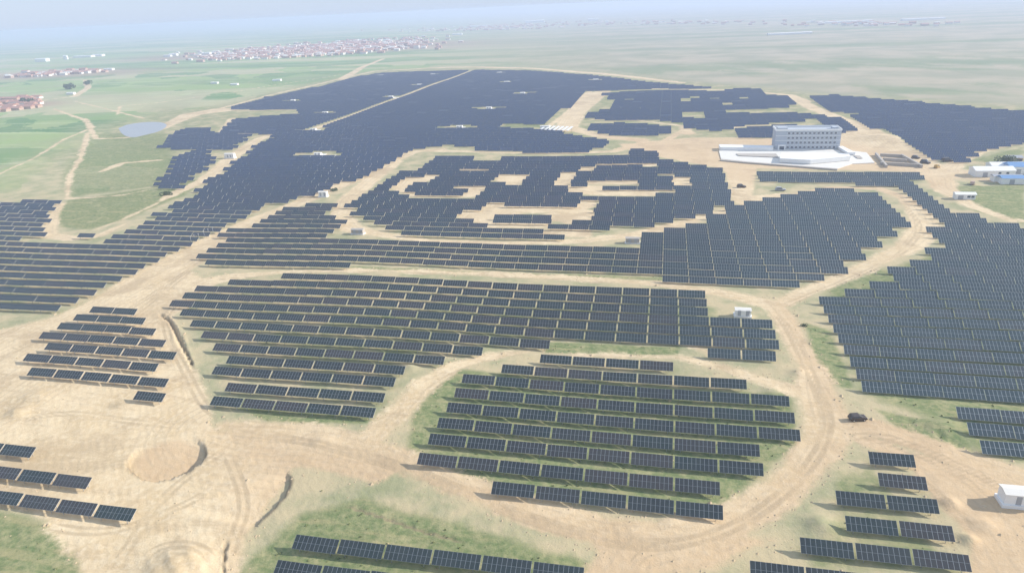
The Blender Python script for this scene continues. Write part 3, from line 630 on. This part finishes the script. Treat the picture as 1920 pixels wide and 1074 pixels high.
PADL = ['white cabin in the field gap nearest the left diagonal sandy road', 'white cabin in the wide gap below the centre of the far field', 'white cabin in the middle gap of the far field', 'white cabin in the upper centre gap of the far field',
 'white cabin just left of the thin straight access track', 'white cabin left of the track in the far field', 'white cabin near the far field left boundary strip', 'small white cabin left of the upper access track', 'tiny white cabin near the far left top field edge',
 'tiny white cabin by the top edge left of the track end', 'small white cabin right of the upper access track', 'small white cabin near the top right tail of the far field', 'white cabin at the lower end of the straight access track', 'tiny white cabin right of the access track far end']
for (cx_, cy_, w_), lab in zip(PAD_CABINS, PADL):
    cabin(cx_, cy_ + 1, lab, 5.5 if cy_ > 170 else 7, 3, 2.0, .5, 'inverter cabins in gaps of the far field', 0, cy_ > 200, w_ * .9)
cabin(432, 296, 'white cabin beside the pale track left of the main field', 8, 3, 3, .8)
cabin(1022, 246, 'white cabin beside the striped canopy at the far field corner', 8, 3, 3, .8)

# striped canopy
x, y = at(1045, 248); r = empty('striped_canopy', (x, y, gz(x, y)), -.25)
for i in range(7):
    b = MB(); b.quad([(-14 + i * 4, -6, 2.2), (-11.6 + i * 4, -6, 2.2), (-11.6 + i * 4, 6, 3.6), (-14 + i * 4, 6, 3.6)]); b.quad([(-14 + i * 4, -6, 2.0), (-11.6 + i * 4, -6, 2.0), (-11.6 + i * 4, 6, 3.4), (-14 + i * 4, 6, 3.4)]); b.build('roof_strip', M_WHITE, r)
for sx in (-13, -1, 11):
    for sy in (-5, 5):
        b = MB(); b.box(sx - .12, sx + .12, sy - .12, sy + .12, -.5, 2.1 if sy < 0 else 3.2); b.build('post', M_STEEL, r)
tag(r, 'white striped canopy on bare ground at the corner of the far field', 'canopy')

# ------------------------------------------------------------------ office building and forecourt
def office():
    x0, y0 = at(1452, 281); x1, _ = at(1574, 281); L = x1 - x0; r = empty('office_building', (x0, y0, 0)); D, H = 15.0, 12.8
    b = MB(); b.box(0, L, 0, D, -1, H); b.build('wall', M_GREYW, r)
    b = MB()
    for a in ((-.3, L + .3, -.3, .1), (-.3, L + .3, D - .1, D + .3)): b.box(a[0], a[1], a[2], a[3], H + .002, H + 1.2)
    for a in ((-.3, .1, .102, D - .102), (L - .1, L + .3, .102, D - .102)): b.box(a[0], a[1], a[2], a[3], H + .002, H + 1.2)
    b.build('parapet', M_WHITE, r)
    b = MB(); b.box(1.5, 8, 4, 11, H + .003, H + 1.5); b.build('stair_tower', M_GREYW, r)
    b = MB(); b.box(L - 5, L - 1.5, 4, 10, H + .003, H + 1.6); b.build('lift_housing', M_GREYW, r)
    for i in range(1, 4):
        b = MB(); b.box(-.12, L + .12, -.12, -.002, i * 3.2 - .2, i * 3.2 + .1); b.build('floor_band', M_WHITE, r)
    for fl in range(4):
        for c in range(12):
            cx = 8.5 + c * (L - 10.5) / 11.6; w = MB(); w.box(cx - .85, cx + .85, -.10, .02, fl * 3.2 + .75, fl * 3.2 + 2.5); f = w.build('window', M_WHITE, r)
            g = MB(); g.box(cx - .7, cx - .05, -.14, -.10, fl * 3.2 + .9, fl * 3.2 + 2.35); g.box(cx + .05, cx + .7, -.14, -.10, fl * 3.2 + .9, fl * 3.2 + 2.35); g.build('pane', M_GLASSD, f)
    b = MB(); b.box(2, 7, -1.4, -.002, -.5, 3.6); e = b.build('entrance', M_WHITE, r)
    b = MB(); b.box(3, 6, -1.46, -1.402, 0, 2.6); b.build('door', M_GLASSD, e)
    tag(r, 'pale grey four-storey office block standing behind the white forecourt', 'building')
office()
def terrace():
    r0 = at(1345, 292); r = empty('white_forecourt', (0, 0, 0))
    def slabp(name, pts, z0, z1, mat=M_CREAM):
        V = W(pts, z1); n = len(V); me = bpy.data.meshes.new(name)
        me.from_pydata([(a, b, z0) for a, b in V] + [(a, b, z1) for a, b in V], [], [tuple(range(n, 2 * n)), tuple(reversed(range(n)))] + [(i, (i + 1) % n, n + (i + 1) % n, n + i) for i in range(n)])
        bm = bmesh.new(); bm.from_mesh(me); bmesh.ops.recalc_face_normals(bm, faces=bm.faces); bm.to_mesh(me); bm.free()
        me.materials.append(mat); o = link(bpy.data.objects.new(name, me)); o.parent = r; return o
    slabp('paving', [(1348, 283), (1390, 277), (1580, 281), (1625, 286), (1640, 305), (1598, 307), (1570, 316), (1400, 303), (1352, 298)], -.5, .35)
    slabp('low_building', [(1465, 286), (1520, 285), (1592, 289), (1595, 293), (1520, 300), (1462, 297)], .6, 3.2, M_WHITE)
    slabp('low_building', [(1348, 271), (1450, 273), (1450, 277), (1350, 276)], -.5, 2.6, M_WHITE)
    slabp('lawn', [(1380, 288), (1455, 288), (1460, 295), (1385, 292)], .605, .75, M_FOUND)
    slabp('ramp', [(1570, 274), (1580, 274), (1604, 286), (1590, 286)], .605, 2.2, M_WHITE)
    slabp('retaining_wall', [(1350, 300), (1400, 304.5), (1570, 317.5), (1571, 316), (1400, 303.2), (1352, 298.5)], -.5, .8, M_FOUND)
    slabp('lawn', [(1600, 291), (1612, 292), (1618, 297), (1608, 297)], .605, .72, M_FOUND)
    tag(r, 'broad white paved forecourt with low flat buildings before the office block', 'forecourt')
terrace()
def foundation():
    r = empty('building_foundation', (0, 0, 0))
    rows = [((1650, 292), (1690, 294)), ((1655, 300), (1700, 303)), ((1650, 308), (1725, 312)), ((1642, 290), (1662, 314)), ((1690, 293), (1728, 314))]
    for a, b_ in rows:
        A, B = at(*a), at(*b_); d = B - A; L = np.linalg.norm(d); ang = math.atan2(d[1], d[0]); b = MB(); b.box(0, L, -.6, .6, -.5, 1.4); o = b.build('footing', M_FOUND, r); o.location = (A[0], A[1], random.uniform(0, .05)); o.rotation_euler = (0, 0, ang)
    tag(r, 'unfinished grey building foundation right of the office forecourt', 'foundation')
foundation()

# ------------------------------------------------------------------ sheds at the right edge
def shed(px_, py_, L, D, H, rise, wall, roof, label, rz=0, cat='shed', name='shed', group=None, detail=True):
    x, y = at(px_, py_); r = empty(name, (x, y, gz(x, y) if y < 1200 else 0), rz)
    b = MB(); b.box(-L / 2, L / 2, -D / 2, D / 2, -1, H); b.build('wall', wall, r)
    b = MB(); b.gable(-L / 2 - .4, L / 2 + .4, -D / 2 - .4, D / 2 + .4, H + .003, H + rise); b.build('roof', roof, r)
    if detail:
        b = MB(); b.box(-L / 4 - 1.2, -L / 4 + 1.2, -D / 2 - .06, -D / 2 + .01, 0, min(2.6, H * .8)); b.build('door', M_GREY, r)
        for k in (0, 1):
            b = MB(); b.box(L * .08 + k * L * .2, L * .08 + k * L * .2 + 1.4, -D / 2 - .06, -D / 2 + .01, H * .35, H * .75); b.build('window', M_GLASSD, r)
    tag(r, label, cat, group); return r
shed(1858, 327, 20, 9, 3.6, 1.6, M_WHITE, M_WHITE, 'white gabled shed nearest the dirt yard at the right edge', .05)
shed(1883, 318, 17, 8, 3.4, 1.4, M_WHITE, M_WHITE, 'white shed behind another near the blue roofs', .05)
shed(1886, 338, 14, 5, 3.0, .8, M_WHITE, M_GREY, 'narrow grey-roofed shed in front of the white gabled shed', 0)
shed(1918, 322, 18, 10, 4, 1.8, M_WHITE, M_BLUE, 'larger blue-roofed shed cut by the right edge', 0)
shed(1912, 342, 20, 6, 3.2, 1.2, M_WHITE, M_BLUE, 'long low blue-roofed shed beside the green patch', 0)
shed(1807, 372, 9, 4, 2.6, .8, M_WHITE, M_WHITE, 'small white hut alone beside the curved dirt track', 0)
shed(1898, 304, 8, 6, 3, 1, M_BRICK, M_GREY, 'small dark hut beyond the white sheds', 0)

# ------------------------------------------------------------------ vehicles
def car(px_, py_, label, rz, body=M_DARK, L=4.3, Wd=1.8, Hh=1.6):
    x, y = at(px_, py_); r = empty('parked_car', (x, y, float(height(np.array([x]), np.array([y]))[0])), rz)
    a = L / 2; pts = [(-a, .45), (-a, .95), (-a * .92, 1.05), (-a * .82, Hh * .93), (-a * .7, Hh), (a * .12, Hh), (a * .42, 1.1), (a * .92, .98), (a, .8), (a, .4), (a * .8, .3), (-a * .8, .3)]
    b = MB(); b.prism(pts, -Wd / 2, Wd / 2); b.build('body', body, r, .05)
    g = MB(); g.prism([(-a * .72, 1.12), (-a * .66, Hh - .12), (a * .08, Hh - .12), (a * .32, 1.12)], -Wd / 2 - .012, Wd / 2 + .012); g.build('side_window', M_GLASSD, r)
    g = MB(); g.quad([(a * .145, -Wd * .42, Hh - .06), (a * .145, Wd * .42, Hh - .06), (a * .425, Wd * .44, 1.18), (a * .425, -Wd * .44, 1.18)]); g.build('windscreen', M_GLASSD, r)
    for sx in (-a * .6, a * .62):
        for sy in (-Wd / 2 + .08, Wd / 2 - .08):
            w = bmesh.new(); bmesh.ops.create_cone(w, cap_ends=True, segments=20, radius1=.36, radius2=.36, depth=.26); me = bpy.data.meshes.new('wheel'); w.to_mesh(me); w.free(); me.materials.append(M_TYRE)
            o = link(bpy.data.objects.new('wheel', me)); o.parent = r; o.location = (sx, sy, .36); o.rotation_euler = (math.pi / 2, 0, 0)
            w = bmesh.new(); bmesh.ops.create_cone(w, cap_ends=True, segments=14, radius1=.2, radius2=.2, depth=.28); me = bpy.data.meshes.new('rim'); w.to_mesh(me); w.free(); me.materials.append(M_STEEL)
            q = link(bpy.data.objects.new('rim', me)); q.parent = o
    for sy in (-.65, .65):
        b = MB(); b.box(a - .03, a + .02, sy - .16, sy + .16, .72, .86); b.build('headlight', M_WHITE, r)
    tag(r, label, 'car'); return r
car(1607, 788, 'dark brown car parked on the dirt junction right of the oval block', .25)
car(1735, 305, 'dark car on the dirt road beside the foundation', -.5, M_DARK, 6, 2.3, 2.4)
car(1717, 296, 'smaller dark car farther up the dirt road beyond another', -.5, M_DARK, 5, 2, 2)
car(1776, 302, 'dark truck-like car at the corner of the right field', .1, M_DARK, 7, 2.5, 2.6)
car(1757, 313, 'brown car nearest the dirt yard crossroads', .9, M_ORANGE, 5, 2, 2)
car(1823, 345, 'brown car on the dirt yard above the small hut', 1.2, M_BRICK, 5, 2, 2)
car(1390, 353, 'dark car at the sandy yard left of the strip rows', .2, M_DARK, 5, 2, 2)
car(1463, 358, 'dark car on the pale track above the wide block', .0, M_GREY, 5.5, 2, 2)

# slim posts beside the diagonal road
for i, (a, b_) in enumerate([(359, 455), (366, 452), (374, 450), (384, 445), (392, 441), (400, 437)]):
    x, y = at(a, b_); r = empty('marker_post', (x, y, gz(x, y)))
    b = MB(); b.box(-.06, .06, -.06, .06, -.3, 3.6); b.build('pole', M_STEEL, r); b = MB(); b.box(-.12, .12, -.12, .12, 3.603, 3.75); b.build('cap', M_WHITE, r)
    tag(r, 'slim white post beside the diagonal sandy road, %s' % ['leftmost of six', 'second of six from left', 'third of six from left', 'fourth of six from left', 'fifth of six from left', 'rightmost of six'][i], 'post', 'slim white posts beside the sandy road')

# shrubs and trees
def shrub(px_, py_, h, w, label, trunk=False, name='shrub', grp=None):
    x, y = at(px_, py_); z = gz(x, y) if y < 1200 else 0; r = empty(name, (x, y, z)); rr = random.Random(int(px_ * 7 + py_))
    b = MB(); z0 = h * .25 if trunk else 0; blobs = [(rr.uniform(-.5, .5) * w, rr.uniform(-.5, .5) * w, z0 + rr.uniform(.2, .75) * (h - z0), rr.uniform(.25, .45) * w) for _ in range(9)]
    for _ in range(420):
        c = rr.choice(blobs); th, ph = rr.uniform(0, 6.28), math.acos(rr.uniform(-1, 1)); q = c[3] * rr.uniform(.6, 1.05)
        p = Vector((c[0] + q * math.sin(ph) * math.cos(th), c[1] + q * math.sin(ph) * math.sin(th), max(.05, c[2] + q * math.cos(ph) * .8)))
        s = .09 * w; u = Vector((rr.uniform(-1, 1), rr.uniform(-1, 1), rr.uniform(-1, 1))).normalized(); v = u.orthogonal().normalized()
        b.quad([p - u * s, p + v * s * .6, p + u * s, p - v * s * .6])
    b.build('crown', M_LEAF, r)
    b = MB(); b.prism([(-.12 * h / 4, -.3), (.12 * h / 4, -.3), (.05, h * .7), (-.05, h * .7)], -.08, .08); b.build('trunk', M_BARK, r)
    tag(r, label, 'tree' if trunk else 'shrub', grp)
for a in [(626, 359, 1.6, 3.0, 'small dark shrub beside the diagonal road near the white cabin'), (313, 367, 2, 4, 'dark bush on the green slope beside the pale track'), (1508, 610, .7, 1.4, 'low dark shrub right of the road fork')]:
    shrub(*a)
for a in [(1884, 309, 5, 7, 'dark tree behind the white sheds at right'), (130, 168, 9, 14, 'dark tree beside the far dirt track at upper left'), (165, 160, 7, 10, 'smaller dark tree right of another at upper left'), (48, 196, 8, 14, 'tree among the red-roofed village houses')]:
    shrub(*a, trunk=True, name='tree')

# grass tufts and clods of earth over the near ground
def scatter():
    n = 60000; x = rng.uniform(-240, 110, n); y = rng.uniform(80, 270, n); m = (x > -1.6 * y) & (x < .75 * y); x, y = x[m], y[m]
    dn = np.full(x.shape, -20.0)
    for pts, w in ROADS[:15]: dn = np.maximum(dn, sd_line(x, y, W(pts), w))
    for pts in DIRT_POLYS: dn = np.maximum(dn, sd_poly(x, y, W(pts)))
    veg = np.maximum(mask_sum(x, y, VEG), .3); z = height(x, y); p = rng.random(len(x))
    clump = .5 + .5 * np.sin(x * .35 + 2 * np.sin(y * .21)) * np.sin(y * .42 + 1.7 * np.sin(x * .17))
    gi = np.where((dn < -.3) & (p < .22 * veg ** 3 * clump))[0][:6000]; b = MB()
    for i in gi:
        s = rng.uniform(.10, .30); a = rng.uniform(0, 3.14)
        for q in range(3):
            c, d = math.cos(a + q * 1.05), math.sin(a + q * 1.05); X, Y, Z = x[i], y[i], z[i] - .03
            b.quad([(X - c * s, Y - d * s, Z), (X + c * s, Y + d * s, Z), (X + c * s * .5 + d * s * .4, Y + d * s * .5, Z + s * 1.1), (X - c * s * .7, Y - d * s * .7 - s * .3, Z + s * .9)])
    tag(b.build('grass_tufts', M_TUFT), 'short scattered grass tufts on the open ground', 'grass', None, 'stuff')
    edge = np.exp(-((dn + .4) / 1.6) ** 2); gi = np.where((p < .34 * edge + .012))[0][:5000]; b = MB()
    for i in gi:
        s = rng.uniform(.10, .34) * (1 + (rng.random() < .06)); X, Y, Z = x[i], y[i], z[i]; r_ = rng.uniform(.7, 1.3, 6); nn = len(b.v)
        b.v += [(X + s * r_[0], Y, Z), (X, Y + s * r_[1], Z), (X - s * r_[2], Y, Z), (X, Y - s * r_[3], Z), (X + s * .2, Y + s * .1, Z + s * .7 * r_[4]), (X, Y, Z - s * .5)]
        for f in ((0, 1, 4), (1, 2, 4), (2, 3, 4), (3, 0, 4), (1, 0, 5), (2, 1, 5), (3, 2, 5), (0, 3, 5)): b.f.append(tuple(nn + k for k in f)); b.m.append(0)
    tag(b.build('earth_clods', M_CLOD), 'small clods of sandy earth along the road edges', 'earth clods', None, 'stuff')
M_TUFT = simple('dry_grass', (0.30, 0.33, 0.15), .9, 0, .35, .3); M_CLOD = simple('sandy_clod', (0.52, 0.40, 0.25), .95, 0, .2)
scatter()

# ------------------------------------------------------------------ village and far buildings
vr = random.Random(3); vi = 0
VP = [(x, y) for y in (187, 193, 199, 206) for x in range(-10, 75, 13)]
for k, (vx, vy) in enumerate(VP):
    vx += vr.uniform(-4, 4); vy += vr.uniform(-2, 2) - (vx - 30) * .10
    if vx < -20 or vy > 214: continue
    ro, co_ = k // 7, k % 7
    shed(vx, vy, vr.uniform(14, 20), 8, 3.2, 2.0, M_BRICK if vr.random() < .6 else M_CREAM, M_RED,
         'red-roofed village house, %s from left in the %s row from the back' % (ORD[co_ + 1], ORD[ro + 1]), vr.uniform(-.1, .1), 'house', 'village_house', 'red roofed village houses at the left edge', False)
FAR = [(80, 116, 40, 20, 'far white building alone at the hazy left horizon'), (124, 112, 14, 26, 'far white tower-like building left of the long shed'), (158, 108, 70, 12, 'far long white shed at upper left'), (185, 106, 40, 14, 'far white shed joined to the right of the long shed'),
 (315, 107, 24, 12, 'far small white building left of a twin'), (326, 105, 26, 14, 'far small white building right of a twin'), (388, 104, 26, 18, 'far white block left of the red town'), (405, 100, 22, 14, 'far white block at the left end of the red town'),
 (635, 84, 30, 14, 'white building near the front of the far red town'), (725, 79, 26, 16, 'white building at the right of the far red town'), (640, 90, 20, 8, 'low pale building before the far red town'), (607, 101, 20, 8, 'small white hut above the green field strip'),
 (1003, 43, 120, 28, 'large hazy white building on the far centre horizon'), (1112, 40, 60, 30, 'bright hazy white building right of the large one'), (900, 50, 120, 12, 'long hazy pale sheds left on the far centre horizon'), (858, 66, 40, 12, 'hazy small white building below the far centre sheds'),
 (1480, 65, 110, 10, 'long hazy pale greenhouse in the right distance'), (1590, 43, 150, 12, 'hazy pale sheds on the far right horizon'), (1730, 38, 130, 12, 'hazy pale sheds farthest right on the horizon'), (205, 132, 22, 9, 'small pale hut right of the distant pink village'), (134, 178, 12, 7, 'small white hut by the field track at left'), (403, 158, 12, 6, 'tiny white hut beside the strip of green fields'), (440, 160, 12, 6, 'tiny white hut right of another in the green fields'), (520, 152, 14, 6, 'tiny white hut above the green field corner')]
for fx, fy, L, H, lab in FAR:
    shed(fx, fy, L, min(L * .5, 24), H * .45, H * .08, M_WHITE, M_WHITE, lab, .1, 'building', 'far_building', None, False)
def town(name, spec, label):
    b = MB(); 
    for (cx, cy, sx, sy, n, sl) in spec:
        for _ in range(n):
            tx = vr.gauss(cx, sx); ty = cy + sl * (tx - cx) + vr.uniform(-sy, sy); X, Y = at(tx, ty); L = vr.uniform(9, 20); D = vr.uniform(7, 10); H = vr.uniform(3, 5.5)
            if vr.random() < .04: H = vr.uniform(7, 11)
            wm = 0 if vr.random() < .6 else 1; b.box(X - L / 2, X + L / 2, Y - D / 2, Y + D / 2, -.5, H, wm)
            b.gable(X - L / 2 - .3, X + L / 2 + .3, Y - D / 2 - .3, Y + D / 2 + .3, H + .003, H + 1.8, 2 if vr.random() < .75 else 1)
    o = b.build(name, [M_BRICK, M_CREAM, M_RED], None); tag(o, label, 'village', None, 'stuff')
town('distant_town', [(570, 97, 85, 11, 620, -.055), (690, 86, 60, 11, 380, -.05), (440, 106, 40, 5, 110, -.04)], 'hazy pink town of many small houses beyond the green fields')
town('distant_village', [(85, 141, 28, 2.5, 120, -.06), (150, 137, 25, 2, 60, -.05)], 'faint pink village far off at the left horizon')
town('distant_sheds', [(930, 53, 80, 4, 160, -.03), (1180, 44, 120, 4, 120, -.01), (1600, 46, 120, 4, 60, 0)], 'faint pale settlement along the far horizon')

# ------------------------------------------------------------------ haze
def haze():
    b = MB(); b.box(-90000, 90000, -5000, 42000, -12, 104); k = bpy.data.materials.new('haze'); k.use_nodes = True; t = k.node_tree; t.nodes.clear()
    o = t.nodes.new('ShaderNodeOutputMaterial'); v = t.nodes.new('ShaderNodeVolumePrincipled'); v.inputs['Color'].default_value = (0.66, 0.75, 0.95, 1); v.inputs['Density'].default_value = 0.00030; v.inputs['Anisotropy'].default_value = 0.1
    t.links.new(v.outputs[0], o.inputs['Volume']); ob = b.build('haze', k); ob['kind'] = 'stuff'; ob['label'] = 'pale blue haze over the whole plain'; ob['category'] = 'haze'
haze()
